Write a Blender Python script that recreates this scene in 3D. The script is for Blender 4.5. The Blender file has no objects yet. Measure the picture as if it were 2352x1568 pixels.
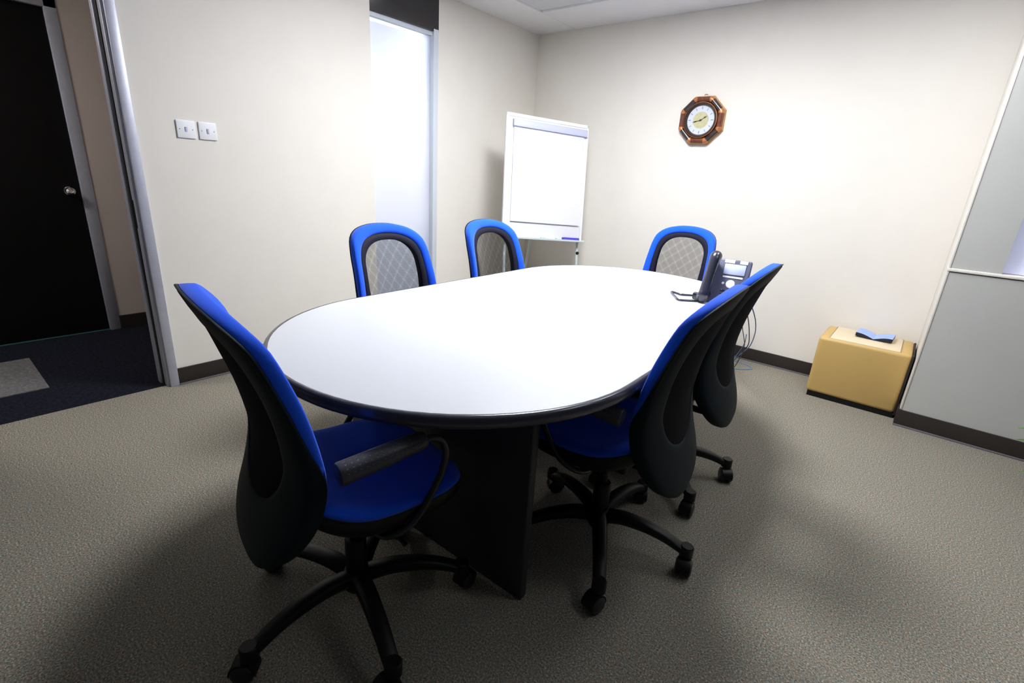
import bpy, bmesh, math, random
from mathutils import Vector, Matrix, Euler
random.seed(7)
PI = math.pi
C = bpy.context.scene.collection
scene = bpy.context.scene

# ------------------------------------------------------------------ materials
def srgb(r, g, b):
    f = lambda c: (c/255/12.92) if c/255 <= 0.04045 else ((c/255+0.055)/1.055)**2.4
    return (f(r), f(g), f(b), 1)

def mat(name, col, rough=0.5, metal=0.0, noise=0.0, nscale=60, bump=0.0, bscale=200, spec=0.5, emit=None, estr=0, sheen=0, coat=0):
    m = bpy.data.materials.new(name); m.use_nodes = True
    nt = m.node_tree; b = nt.nodes['Principled BSDF']
    b.inputs['Base Color'].default_value = (*col[:3], 1)
    b.inputs['Roughness'].default_value = rough
    b.inputs['Metallic'].default_value = metal
    b.inputs['Specular IOR Level'].default_value = spec
    b.inputs['Sheen Weight'].default_value = sheen
    b.inputs['Coat Weight'].default_value = coat
    tc = nt.nodes.new('ShaderNodeTexCoord')
    if noise > 0:
        n = nt.nodes.new('ShaderNodeTexNoise'); n.inputs['Scale'].default_value = nscale; n.inputs['Detail'].default_value = 4
        nt.links.new(tc.outputs['Object'], n.inputs['Vector'])
        r = nt.nodes.new('ShaderNodeValToRGB')
        r.color_ramp.elements[0].position = 0.3; r.color_ramp.elements[1].position = 0.7
        r.color_ramp.elements[0].color = tuple(c*(1-noise) for c in col[:3])+(1,)
        r.color_ramp.elements[1].color = tuple(min(1, c*(1+noise)) for c in col[:3])+(1,)
        nt.links.new(n.outputs['Fac'], r.inputs['Fac']); nt.links.new(r.outputs['Color'], b.inputs['Base Color'])
    if bump > 0:
        n2 = nt.nodes.new('ShaderNodeTexNoise'); n2.inputs['Scale'].default_value = bscale; n2.inputs['Detail'].default_value = 3
        nt.links.new(tc.outputs['Object'], n2.inputs['Vector'])
        bp = nt.nodes.new('ShaderNodeBump'); bp.inputs['Strength'].default_value = bump; bp.inputs['Distance'].default_value = 0.002
        nt.links.new(n2.outputs['Fac'], bp.inputs['Height']); nt.links.new(bp.outputs['Normal'], b.inputs['Normal'])
    if emit:
        b.inputs['Emission Color'].default_value = (*emit[:3], 1); b.inputs['Emission Strength'].default_value = estr
    return m

M = {}
M['wall'] = mat('cream wall paint', (0.80, 0.762, 0.700), 0.75, noise=0.012, nscale=6, bump=0.08, bscale=350, spec=0.25)
M['wall_grey'] = mat('grey green panel paint', (0.55, 0.55, 0.52), 0.6, noise=0.012, nscale=6, spec=0.3)
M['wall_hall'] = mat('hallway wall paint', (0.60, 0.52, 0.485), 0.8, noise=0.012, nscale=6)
M['ceil'] = mat('ceiling white', (0.80, 0.80, 0.82), 0.85, noise=0.01, nscale=8)
M['ceiltile'] = mat('ceiling tile', (0.66, 0.665, 0.68), 0.9, noise=0.03, nscale=90)
M['skirt'] = mat('dark brown vinyl skirting', (0.028, 0.022, 0.020), 0.4)
M['skirtlip'] = mat('skirting lip violet grey', (0.16, 0.145, 0.165), 0.4)
M['alu'] = mat('brushed aluminium', (0.50, 0.51, 0.60), 0.42, metal=0.35, noise=0.04, nscale=30)
M['aluw'] = mat('pale powder coated frame', (0.62, 0.66, 0.72), 0.45)
M['blackrub'] = mat('black rubber seal', (0.004, 0.004, 0.005), 0.6)
M['door'] = mat('near black door laminate', (0.0035, 0.003, 0.003), 0.55, noise=0.2, nscale=20, spec=0.15)
M['chrome'] = mat('chrome', (0.85, 0.86, 0.88), 0.12, metal=1)
M['header'] = mat('dark bronze header panel', (0.020, 0.018, 0.020), 0.28, noise=0.05)
M['blue'] = mat('royal blue fabric', (0.006, 0.090, 0.78), 0.85, noise=0.06, nscale=500, bump=0.25, bscale=900, spec=0.2, sheen=0.15)
M['shell'] = mat('charcoal slate back plastic', (0.0035, 0.0095, 0.0140), 0.65, noise=0.05, nscale=120, bump=0.1, bscale=900, spec=0.18)
M['trimdark'] = mat('navy black trim fabric', (0.007, 0.008, 0.020), 0.75, noise=0.1, nscale=300, spec=0.2)
M['blackpl'] = mat('black plastic', (0.0042, 0.0042, 0.0048), 0.45, noise=0.05, nscale=80, spec=0.30)
M['blackmetal'] = mat('black coated steel', (0.012, 0.012, 0.013), 0.28, spec=0.6)
M['pad'] = mat('black armrest foam', (0.050, 0.050, 0.066), 0.34, noise=0.1, nscale=300, bump=0.15, bscale=800, spec=0.6)
M['dot'] = mat('armrest dimple', (0.004, 0.004, 0.005), 0.5)
M['dotlit'] = mat('armrest dimple painted glint', (0.25, 0.25, 0.33), 0.4)  # painted highlight: pale disc offset behind each dark dimple disc
M['wheel'] = mat('caster tread', (0.018, 0.018, 0.019), 0.35)
M['top'] = mat('white laminate', (0.585, 0.60, 0.635), 0.42, noise=0.006, nscale=40, spec=0.35)
M['band'] = mat('charcoal edge band', (0.042, 0.042, 0.060), 0.22, noise=0.05, nscale=60, spec=0.6)
M['leg'] = mat('charcoal panel laminate', (0.022, 0.022, 0.024), 0.45, noise=0.08, nscale=120)
M['white'] = mat('white enamel', (0.84, 0.85, 0.88), 0.4, noise=0.005)
M['board'] = mat('whiteboard enamel', (0.80, 0.80, 0.82), 0.22, noise=0.004)
M['paper'] = mat('flip paper', (0.70, 0.70, 0.76), 0.8, noise=0.006)
M['clamp'] = mat('pale lilac clamp bar', (0.52, 0.54, 0.70), 0.4)
M['line'] = mat('groove grey blue', (0.30, 0.32, 0.44), 0.5)
M['greyleg'] = mat('pale grey steel leg', (0.55, 0.62, 0.62), 0.4, metal=0.2)
M['erasblue'] = mat('blue eraser', (0.055, 0.045, 0.50), 0.6, noise=0.1, nscale=200)
M['green'] = mat('pale green plastic', (0.35, 0.62, 0.50), 0.5)
M['yellow'] = mat('mustard leatherette', (0.56, 0.37, 0.125), 0.48, noise=0.02, nscale=18, bump=0.12, bscale=450)
M['tan'] = mat('beige leatherette', (0.70, 0.585, 0.40), 0.5, noise=0.02, nscale=18, bump=0.12, bscale=450)
M['brownside'] = mat('dark brown side fabric', (0.014, 0.008, 0.006), 0.7)
M['seam'] = mat('seam thread', (0.34, 0.25, 0.12), 0.8)
M['bookblue'] = mat('pale blue pages', (0.34, 0.45, 0.80), 0.7, noise=0.03, nscale=60)
M['bookdark'] = mat('dark navy cover', (0.008, 0.010, 0.020), 0.5)
M['wood'] = mat('reddish brown clock wood', (0.130, 0.038, 0.018), 0.3, noise=0.45, nscale=40, coat=0.4)
M['wooddark'] = mat('dark clock wood', (0.035, 0.020, 0.018), 0.28, noise=0.4, nscale=40, coat=0.4)
M['copper'] = mat('copper fitting', (0.55, 0.22, 0.09), 0.32, metal=0.5)
M['gold'] = mat('ochre wood backing', (0.55, 0.27, 0.085), 0.45, noise=0.2, nscale=40)
M['dial'] = mat('dial white', (0.60, 0.63, 0.70), 0.5)
M['dialc'] = mat('dial parchment centre', (0.50, 0.47, 0.27), 0.5, noise=0.08, nscale=60)
M['ink'] = mat('dial ink', (0.20, 0.24, 0.34), 0.5)
M['hand'] = mat('dark clock hand', (0.02, 0.018, 0.008), 0.4)
M['phone'] = mat('slate grey phone plastic', (0.105, 0.112, 0.175), 0.4, noise=0.02, nscale=100)
M['phonedk'] = mat('dark grey handset plastic', (0.026, 0.028, 0.045), 0.2, spec=0.7, coat=0.3)
M['lcd'] = mat('pale blue display', (0.55, 0.60, 0.80), 0.25)
M['label'] = mat('white label strip', (0.85, 0.85, 0.85), 0.5)
M['cableblue'] = mat('blue cable', (0.16, 0.30, 0.62), 0.5)
M['cabledark'] = mat('dark cable', (0.03, 0.04, 0.06), 0.5)
M['cablewhite'] = mat('cream cable', (0.62, 0.60, 0.50), 0.5)
M['blind'] = mat('lilac blind fabric with daylight glow', (0.60, 0.62, 0.80), 0.7, noise=0.01, nscale=30, emit=(0.72, 0.75, 1.0), estr=0.28)  # weak emission stands in for daylight coming through the blind
M['diff'] = mat('light diffuser', (0.9, 0.9, 0.9), 0.5, emit=(1.0, 0.97, 0.93), estr=1)
M['slat'] = mat('vertical blind slat', (0.62, 0.68, 0.76), 0.7)
M['leaf'] = mat('plant leaf green', (0.09, 0.20, 0.012), 0.4, noise=0.35, nscale=25)
M['pot'] = mat('terracotta pot', (0.25, 0.10, 0.05), 0.7, noise=0.15, nscale=30)
M['soil'] = mat('potting soil', (0.03, 0.02, 0.012), 0.95, noise=0.4, nscale=80)

def carpet(name, cols, scale, bump):
    m = bpy.data.materials.new(name); m.use_nodes = True
    nt = m.node_tree; b = nt.nodes['Principled BSDF']; b.inputs['Roughness'].default_value = 0.95
    b.inputs['Specular IOR Level'].default_value = 0.1
    tc = nt.nodes.new('ShaderNodeTexCoord')
    n = nt.nodes.new('ShaderNodeTexNoise'); n.inputs['Scale'].default_value = scale; n.inputs['Detail'].default_value = 5; n.inputs['Roughness'].default_value = 0.75
    nt.links.new(tc.outputs['Object'], n.inputs['Vector'])
    r = nt.nodes.new('ShaderNodeValToRGB'); els = r.color_ramp.elements
    els[0].position = 0.32; els[0].color = (*cols[0], 1); els[1].position = 0.68; els[1].color = (*cols[-1], 1)
    for i, c in enumerate(cols[1:-1]):
        e = els.new(0.32+0.36*(i+1)/(len(cols)-1)); e.color = (*c, 1)
    nt.links.new(n.outputs['Fac'], r.inputs['Fac'])
    n3 = nt.nodes.new('ShaderNodeTexNoise'); n3.inputs['Scale'].default_value = 60; n3.inputs['Detail'].default_value = 3
    nt.links.new(tc.outputs['Object'], n3.inputs['Vector'])
    r3 = nt.nodes.new('ShaderNodeValToRGB'); r3.color_ramp.elements[0].position = 0.35; r3.color_ramp.elements[1].position = 0.65
    r3.color_ramp.elements[0].color = (1.08, 0.95, 0.86, 1); r3.color_ramp.elements[1].color = (0.92, 1.0, 0.98, 1)
    nt.links.new(n3.outputs['Fac'], r3.inputs['Fac'])
    mx = nt.nodes.new('ShaderNodeMixRGB'); mx.blend_type = 'MULTIPLY'; mx.inputs[0].default_value = 1
    nt.links.new(r.outputs['Color'], mx.inputs[1]); nt.links.new(r3.outputs['Color'], mx.inputs[2])
    nt.links.new(mx.outputs['Color'], b.inputs['Base Color'])
    bp = nt.nodes.new('ShaderNodeBump'); bp.inputs['Strength'].default_value = bump; bp.inputs['Distance'].default_value = 0.004
    nt.links.new(n.outputs['Fac'], bp.inputs['Height']); nt.links.new(bp.outputs['Normal'], b.inputs['Normal'])
    return m
M['carpet'] = carpet('speckled grey green carpet', [(0.025, 0.023, 0.019), (0.17, 0.158, 0.134), (0.29, 0.272, 0.235), (0.68, 0.64, 0.57)], 190, 0.3)
M['hallcarpet'] = carpet('dark navy carpet tile', [(0.003, 0.004, 0.008), (0.008, 0.009, 0.017), (0.018, 0.020, 0.034)], 60, 0.3)
M['hallpale'] = carpet('pale grey carpet tile', [(0.09, 0.09, 0.10), (0.13, 0.13, 0.14), (0.19, 0.19, 0.20)], 60, 0.3)

def mesh_mat(name, scale, rot, duty):
    """see-through woven net: fine threads in two directions"""
    m = bpy.data.materials.new(name); m.use_nodes = True
    nt = m.node_tree; nt.nodes.clear()
    out = nt.nodes.new('ShaderNodeOutputMaterial')
    tc = nt.nodes.new('ShaderNodeTexCoord')
    mp = nt.nodes.new('ShaderNodeMapping'); mp.inputs['Rotation'].default_value = (rot, 0, 0); mp.inputs['Scale'].default_value = (scale,)*3
    nt.links.new(tc.outputs['Object'], mp.inputs['Vector'])
    sx = nt.nodes.new('ShaderNodeSeparateXYZ'); nt.links.new(mp.outputs['Vector'], sx.inputs[0])
    outs = []
    for ax in ('Y', 'Z'):
        fr = nt.nodes.new('ShaderNodeMath'); fr.operation = 'FRACT'; nt.links.new(sx.outputs[ax], fr.inputs[0])
        lt = nt.nodes.new('ShaderNodeMath'); lt.operation = 'LESS_THAN'; lt.inputs[1].default_value = duty
        nt.links.new(fr.outputs[0], lt.inputs[0]); outs.append(lt)
    mxx = nt.nodes.new('ShaderNodeMath'); mxx.operation = 'MAXIMUM'
    nt.links.new(outs[0].outputs[0], mxx.inputs[0]); nt.links.new(outs[1].outputs[0], mxx.inputs[1])
    tr = nt.nodes.new('ShaderNodeBsdfTransparent')
    pb = nt.nodes.new('ShaderNodeBsdfPrincipled'); pb.inputs['Base Color'].default_value = (0.006, 0.006, 0.008, 1); pb.inputs['Roughness'].default_value = 0.9; pb.inputs['Specular IOR Level'].default_value = 0.1
    mix = nt.nodes.new('ShaderNodeMixShader')
    lw = nt.nodes.new('ShaderNodeLayerWeight'); lw.inputs['Blend'].default_value = 0.5   # threads close up when seen edge-on
    mr = nt.nodes.new('ShaderNodeMapRange'); mr.inputs['From Min'].default_value = 0.46; mr.inputs['From Max'].default_value = 0.55
    nt.links.new(lw.outputs['Facing'], mr.inputs['Value'])
    ad = nt.nodes.new('ShaderNodeMath'); ad.operation = 'MAXIMUM'; nt.links.new(mxx.outputs[0], ad.inputs[0]); nt.links.new(mr.outputs['Result'], ad.inputs[1])
    nt.links.new(ad.outputs[0], mix.inputs[0]); nt.links.new(tr.outputs[0], mix.inputs[1]); nt.links.new(pb.outputs[0], mix.inputs[2])
    nt.links.new(mix.outputs[0], out.inputs['Surface'])
    return m
M['net'] = mesh_mat('black back net front', 420, 0.00, 0.165)
M['net2'] = mesh_mat('black back net rear', 402, 0.035, 0.165)

def glass_mat():
    m = bpy.data.materials.new('frosted glass'); m.use_nodes = True
    nt = m.node_tree; nt.nodes.clear()
    out = nt.nodes.new('ShaderNodeOutputMaterial')
    g = nt.nodes.new('ShaderNodeBsdfPrincipled'); g.inputs['Base Color'].default_value = (0.72, 0.76, 0.84, 1); g.inputs['Roughness'].default_value = 0.25
    t = nt.nodes.new('ShaderNodeBsdfTranslucent'); t.inputs['Color'].default_value = (0.88, 0.91, 0.97, 1)
    tp = nt.nodes.new('ShaderNodeBsdfTransparent'); tp.inputs['Color'].default_value = (0.9, 0.93, 0.97, 1)
    mx = nt.nodes.new('ShaderNodeMixShader'); mx.inputs[0].default_value = 0.5
    mx2 = nt.nodes.new('ShaderNodeMixShader'); mx2.inputs[0].default_value = 0.22
    nt.links.new(g.outputs[0], mx.inputs[1]); nt.links.new(t.outputs[0], mx.inputs[2])
    nt.links.new(mx.outputs[0], mx2.inputs[1]); nt.links.new(tp.outputs[0], mx2.inputs[2])
    nt.links.new(mx2.outputs[0], out.inputs['Surface'])
    return m
M['glass'] = glass_mat()

# ------------------------------------------------------------------ mesh helpers
def link(name, me, mats, parent=None, smooth=False, auto=None):
    o = bpy.data.objects.new(name, me); C.objects.link(o)
    for m in (mats if isinstance(mats, (list, tuple)) else [mats]): me.materials.append(m)
    if parent: o.parent = parent
    if smooth or auto:
        for p in me.polygons: p.use_smooth = True
        if auto:
            bm = bmesh.new(); bm.from_mesh(me)
            for e in bm.edges:
                if len(e.link_faces) == 2 and e.calc_face_angle(0) > auto: e.smooth = False
            bm.to_mesh(me); bm.free()
    return o

def obj(name, bm, mats, parent=None, smooth=False, auto=None):
    bmesh.ops.recalc_face_normals(bm, faces=bm.faces)
    me = bpy.data.meshes.new(name); bm.to_mesh(me); bm.free()
    return link(name, me, mats, parent, smooth, auto)

def add_box(bm, x0, x1, y0, y1, z0, z1, bev=0.0, seg=2, mi=0, mtx=None):
    t = bmesh.new(); bmesh.ops.create_cube(t, size=1)
    for v in t.verts:
        v.co = Vector(((x0+x1)/2+v.co.x*(x1-x0), (y0+y1)/2+v.co.y*(y1-y0), (z0+z1)/2+v.co.z*(z1-z0)))
    if bev > 0: bmesh.ops.bevel(t, geom=t.edges[:], offset=bev, segments=seg, affect='EDGES', profile=0.5)
    merge(bm, t, mi, mtx); return bm

def merge(bm, t, mi=0, mtx=None):
    bmesh.ops.recalc_face_normals(t, faces=t.faces)
    mp = {}
    for v in t.verts: mp[v] = bm.verts.new((mtx @ v.co) if mtx else v.co)
    for f in t.faces:
        try:
            nf = bm.faces.new([mp[v] for v in f.verts]); nf.material_index = mi if mi else f.material_index
        except ValueError: pass
    t.free()

def spline(pts, n=8, closed=False):
    P = [Vector(p) for p in pts]; out = []
    m = len(P); rng = range(m) if closed else range(m-1)
    for i in rng:
        if closed: p0, p1, p2, p3 = P[(i-1) % m], P[i], P[(i+1) % m], P[(i+2) % m]
        else: p0, p1, p2, p3 = P[max(i-1, 0)], P[i], P[i+1], P[min(i+2, m-1)]
        for k in range(n):
            t = k/n
            out.append(0.5*((2*p1)+(p2-p0)*t+(2*p0-5*p1+4*p2-p3)*t*t+(3*p1-p0-3*p2+p3)*t**3))
    if not closed: out.append(P[-1])
    return out

def add_tube(bm, pts, r, seg=10, mi=0, closed=False, flat=1.0, cap=True):
    P = [Vector(p) for p in pts]; n = len(P)
    R = r if isinstance(r, (list, tuple)) else [r]*n
    rings = []; nrm = None
    for i in range(n):
        if closed: t = (P[(i+1) % n]-P[i-1]).normalized()
        else: t = (P[min(i+1, n-1)]-P[max(i-1, 0)]).normalized()
        if nrm is None:
            a = Vector((0, 0, 1)) if abs(t.z) < 0.9 else Vector((1, 0, 0))
            nrm = (a-t*a.dot(t)).normalized()
        else: nrm = (nrm-t*nrm.dot(t)).normalized()
        bn = t.cross(nrm)
        rings.append([bm.verts.new(P[i]+R[i]*(nrm*math.cos(2*PI*k/seg)*flat+bn*math.sin(2*PI*k/seg))) for k in range(seg)])
    for i in range(n if closed else n-1):
        a, b = rings[i], rings[(i+1) % n]
        for k in range(seg):
            f = bm.faces.new((a[k], a[(k+1) % seg], b[(k+1) % seg], b[k])); f.material_index = mi
    if not closed and cap:
        bm.faces.new(rings[0][::-1]).material_index = mi; bm.faces.new(rings[-1]).material_index = mi
    return bm

def add_lathe(bm, prof, seg=24, mi=0, mtx=None):
    t = bmesh.new(); rings = []
    for r, z in prof:
        if r < 1e-6: rings.append([t.verts.new((0, 0, z))])
        else: rings.append([t.verts.new((r*math.cos(2*PI*k/seg), r*math.sin(2*PI*k/seg), z)) for k in range(seg)])
    for a, b in zip(rings, rings[1:]):
        for k in range(seg):
            k2 = (k+1) % seg
            if len(a) == 1 and len(b) == 1: continue
            if len(a) == 1: t.faces.new((a[0], b[k], b[k2]))
            elif len(b) == 1: t.faces.new((a[k], a[k2], b[0]))
            else: t.faces.new((a[k], a[k2], b[k2], b[k]))
    merge(bm, t, mi, mtx); return bm

def rings_mesh(bm, rings, closed_rings=False, cap0=False, cap1=False, mi=0, loop=True):
    """rings: list of rings, each list of Vectors of same length"""
    V = [[bm.verts.new(v) for v in r] for r in rings]; n = len(V[0])
    m = len(V)
    for i in range(m if closed_rings else m-1):
        a, b = V[i], V[(i+1) % m]
        for k in range(n if loop else n-1):
            f = bm.faces.new((a[k], a[(k+1) % n], b[(k+1) % n], b[k])); f.material_index = mi
    if cap0: bm.faces.new(V[0][::-1]).material_index = mi
    if cap1: bm.faces.new(V[-1]).material_index = mi
    return bm

def empty(name, label, cat, loc=(0, 0, 0), rz=0, group=None):
    o = bpy.data.objects.new(name, None); C.objects.link(o); o.empty_display_size = 0.1
    o.location = loc; o.rotation_euler = (0, 0, rz); tag(o, label, cat, group); return o
def tag(o, label, cat, group=None):
    o['label'] = label; o['category'] = cat
    if group: o['group'] = group
    return o
def struct(o, label=None):
    o['kind'] = 'structure'
    if label: o['label'] = label
    return o
def tubeobj(name, pts, r, m, parent=None, seg=10, **k):
    bm = bmesh.new(); add_tube(bm, pts, r, seg, **k); return obj(name, bm, m, parent, auto=1.0)
def boxobj(name, dims, m, parent=None, bev=0.0, seg=2):
    bm = bmesh.new(); add_box(bm, *dims, bev=bev, seg=seg); return obj(name, bm, m, parent, auto=0.6 if bev else None)

# ------------------------------------------------------------------ room
XL, YB, ZC = -3.083, 3.972, 2.447
YR, XR = 3.475, 0.14          # face and left edge of the projecting window bay
TH = 0.115                    # left wall thickness
DO0, DO1, DOT = -0.16, 0.776, 2.06   # doorway in the left wall
W0, W1, WT = 2.192, 2.778, 2.196     # glazed strip in the left wall
YF = -0.75                    # room ends just behind the viewer

struct(boxobj('floor', (XL-0.03, 3.2, YF, YB+0.1, -0.05, 0), M['carpet']), 'speckled grey green office carpet')
o = struct(boxobj('floor', (-5.2, XL-0.03, -1.6, 5.0, -0.05, -0.001), M['hallcarpet']), 'dark navy hallway carpet')
tag(boxobj('carpet_tile', (-4.08, -3.48, -0.27, 0.325, -0.001, 0.0035), M['hallpale']), 'pale grey square carpet tile set in the dark hallway floor', 'carpet tile')

bm = bmesh.new()
add_box(bm, XL-TH, XL, -1.6, DO0-0.05, 0, 2.7)
add_box(bm, XL-TH, XL, DO0-0.05, DO1+0.02, DOT+0.04, 2.7)
add_box(bm, XL-TH, XL, DO1+0.02, W0, 0, 2.7)
add_box(bm, XL-TH, XL, W0, W1, 0, 0.10)
add_box(bm, XL-TH, XL, W1, YB+0.1, 0, 2.7)
struct(obj('wall_left', bm, M['wall']))
struct(boxobj('wall_back', (XL, 3.2, YB, YB+0.1, 0, 2.7), M['wall']))

# window bay: lower panel, sill, upper wall with a window opening, side return
wr = boxobj('wall_right', (XR, 3.2, YR, YB, 0, 0.905), M['wall_grey'])
struct(wr, 'grey projecting panel under the window')
bm = bmesh.new()
add_box(bm, XR, 0.345, YR, YB, 0.925, 2.55)
add_box(bm, 0.345, 3.2, YR, YB, 2.2, 2.55)
add_box(bm, 1.9, 3.2, YR, YB, 0.925, 2.2)
struct(obj('wall_right', bm, M['wall_grey']), 'grey wall beside the window')
bm = bmesh.new()
add_box(bm, XR-0.004, XR+0.006, YR-0.004, YB, 0.10, 2.50, bev=0.003)
struct(obj('trim_3', bm, M['wall'], auto=0.6), 'cream side return of the window bay')
bm = bmesh.new(); add_box(bm, XR-0.006, 1.95, YR-0.008, YR+0.18, 0.909, 0.925, bev=0.004)
win2 = struct(obj('window_2', bm, M['wall'], auto=0.6), 'window ledge with pale blind')
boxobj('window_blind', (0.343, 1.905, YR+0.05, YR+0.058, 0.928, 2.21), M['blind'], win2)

# ceiling: plaster border and recessed tiled tray
cm = bpy.data.materials.new('tiled ceiling'); cm.use_nodes = True
nt = cm.node_tree; b = nt.nodes['Principled BSDF']; b.inputs['Roughness'].default_value = 0.9
tc = nt.nodes.new('ShaderNodeTexCoord'); sx = nt.nodes.new('ShaderNodeSeparateXYZ'); nt.links.new(tc.outputs['Object'], sx.inputs[0])
ms = []
for ax, off in (('X', 2.69), ('Y', -3.46)):
    a = nt.nodes.new('ShaderNodeMath'); a.operation = 'ADD'; a.inputs[1].default_value = off+60
    d = nt.nodes.new('ShaderNodeMath'); d.operation = 'DIVIDE'; d.inputs[1].default_value = 0.6
    f = nt.nodes.new('ShaderNodeMath'); f.operation = 'FRACT'
    l = nt.nodes.new('ShaderNodeMath'); l.operation = 'LESS_THAN'; l.inputs[1].default_value = 0.025
    nt.links.new(sx.outputs[ax], a.inputs[0]); nt.links.new(a.outputs[0], d.inputs[0]); nt.links.new(d.outputs[0], f.inputs[0]); nt.links.new(f.outputs[0], l.inputs[0]); ms.append(l)
mx = nt.nodes.new('ShaderNodeMath'); mx.operation = 'MAXIMUM'; nt.links.new(ms[0].outputs[0], mx.inputs[0]); nt.links.new(ms[1].outputs[0], mx.inputs[1])
mc = nt.nodes.new('ShaderNodeMixRGB'); mc.inputs[1].default_value = (0.66, 0.665, 0.68, 1); mc.inputs[2].default_value = (0.74, 0.74, 0.76, 1)
nt.links.new(mx.outputs[0], mc.inputs[0]); nt.links.new(mc.outputs[0], b.inputs['Base Color'])
struct(boxobj('ceiling', (-2.70, 3.2, YF, 3.49, 2.462, 2.52), cm), 'tiled ceiling tray')
struct(boxobj('trim_1', (XL, -2.69, YF, YB, ZC, 2.53), M['ceil'], bev=0.004), 'white ceiling border along left wall')
struct(boxobj('trim_2', (-2.69, 3.2, 3.477, YB, ZC, 2.53), M['ceil'], bev=0.004), 'white ceiling border along back wall')

# skirting boards
def skirt(name, x0, x1, y0, y1, horiz, sgn):
    bm = bmesh.new()
    if horiz: # runs along X, face at y = y0, protruding to -y
        add_box(bm, x0, x1, y0-0.012, y0, 0.008, 0.099, bev=0.002)
        add_box(bm, x0, x1, y0-0.017, y0, 0.0, 0.010, bev=0.002, mi=1)
    else:
        add_box(bm, x0, x0+0.012, y0, y1, 0.008, 0.099, bev=0.002)
        add_box(bm, x0, x0+0.017, y0, y1, 0.0, 0.010, bev=0.002, mi=1)
    return struct(obj(name, bm, [M['skirt'], M['skirtlip']], auto=0.6))
skirt('baseboard_left', XL, 0, 0.823, YB, False, 1)
skirt('baseboard_back', XL+0.012, XR, YB, 0, True, 1)
skirt('baseboard_right', XR-0.012, 3.2, YR, 0, True, 1)
bm = bmesh.new(); add_box(bm, XR-0.012, XR, YR-0.006, YB-0.012, 0.0, 0.099, bev=0.002)
struct(obj('baseboard_right', bm, M['skirt'], auto=0.6), 'short dark skirting on the side of the window bay')

# doorway frame (door_1)
bm = bmesh.new()
add_box(bm, XL-0.004, XL+0.014, 0.778, 0.822, 0, DOT+0.04, bev=0.004)
add_box(bm, XL-0.052, XL-0.004, 0.768, 0.80, 0, DOT, bev=0.002)
add_box(bm, XL-0.004, XL+0.014, DO0-0.04, 0.778, DOT, DOT+0.045, bev=0.004)
add_box(bm, XL-0.004, XL+0.014, DO0-0.05, DO0, 0, DOT+0.045, bev=0.004)
d1 = struct(obj('door_1', bm, M['alu'], auto=0.6), 'aluminium frame of the open doorway')
bm = bmesh.new()
add_box(bm, XL-0.078, XL-0.052, 0.764, 0.80, 0, DOT)
obj('door_seal', bm, M['blackrub'], d1)
bm = bmesh.new()
add_box(bm, XL-TH-0.012, XL-0.078, 0.756, 0.80, 0, DOT, bev=0.003)
obj('door_stop', bm, M['alu'], d1, auto=0.6)
boxobj('door_strike', (XL-0.05, XL-0.035, 0.7655, 0.769, 0.88, 1.02), M['blackmetal'], d1)

# hallway beyond the doorway
bm = bmesh.new()
add_box(bm, -4.55, -4.43, 0.875, 5.0, 0, 2.7)
add_box(bm, -4.55, -4.43, -1.6, 0.875, 2.10, 2.7)
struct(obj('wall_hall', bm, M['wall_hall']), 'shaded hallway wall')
bm = bmesh.new(); add_box(bm, -4.43, -4.418, 0.878, 1.9, 0, 0.10)
struct(obj('baseboard_hall', bm, M['skirt']))
struct(boxobj('wall_hall', (-4.55, XL-TH, 1.9, 1.98, 0, 2.7), M['wall_hall']), 'added unseen partition between hallway and lit room')  # added to keep the next room's lamp out of the dark hallway
struct(boxobj('wall_hall', (-4.55, XL-TH, 4.3, 4.38, 0, 2.7), M['wall']), 'far wall of the room behind the glass')
struct(boxobj('ceiling', (-4.6, XL-TH, -1.6, 4.4, 2.45, 2.5), M['ceil']), 'hallway ceiling')
bm = bmesh.new()
add_box(bm, -4.50, -4.452, -0.6, 0.812, 0.012, 2.045)
d2 = struct(obj('door_2', bm, M['door']), 'closed near black hallway door')
bm = bmesh.new()
add_box(bm, -4.49, -4.425, 0.814, 0.878, 0, 2.105, bev=0.004)
add_box(bm, -4.49, -4.425, -0.66, 0.878, 2.048, 2.105, bev=0.004)
obj('door_frame', bm, M['alu'], d2, auto=0.6)
bm = bmesh.new()
rotk = Matrix.Translation((-4.452, 0.752, 0.98)) @ Matrix.Rotation(PI/2, 4, 'Y')
add_lathe(bm, [(0, 0), (0.026, 0), (0.027, 0.006), (0.011, 0.010), (0.010, 0.030), (0.022, 0.038), (0.027, 0.050), (0.024, 0.062), (0.012, 0.068), (0.010, 0.062), (0, 0.062)], 28, mtx=rotk)
obj('door_knob', bm, M['chrome'], d2, auto=0.8)
M['teal'] = mat('teal threshold strip', (0.05, 0.16, 0.16), 0.4)
boxobj('threshold_strip', (-4.452, -4.444, -0.6, 0.812, 0, 0.006), M['teal'], d2)

# glazed strip (window_1)
bm = bmesh.new()
add_box(bm, XL-TH, XL+0.006, 2.732, W1, 0.1, WT+0.02, bev=0.003)
win = struct(obj('window_1', bm, M['aluw'], auto=0.6), 'pale frame of the frosted glass strip')
bm = bmesh.new()
add_box(bm, XL-TH+0.02, XL-0.012, W0, W1, WT+0.012, 2.7)
add_box(bm, XL-TH, XL+0.004, W0, W1+0.003, WT+0.005, 2.6, bev=0.003)
obj('header_panel', bm, M['header'], win, auto=0.6)
bm = bmesh.new()
add_box(bm, XL-0.055, XL-0.015, W0, 2.735, WT-0.022, WT+0.006, bev=0.004)
obj('header_rail', bm, M['aluw'], win, auto=0.6)
boxobj('glass_pane', (XL-0.046, XL-0.038, W0, 2.735, 0.1, WT-0.01), M['glass'], win)
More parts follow.
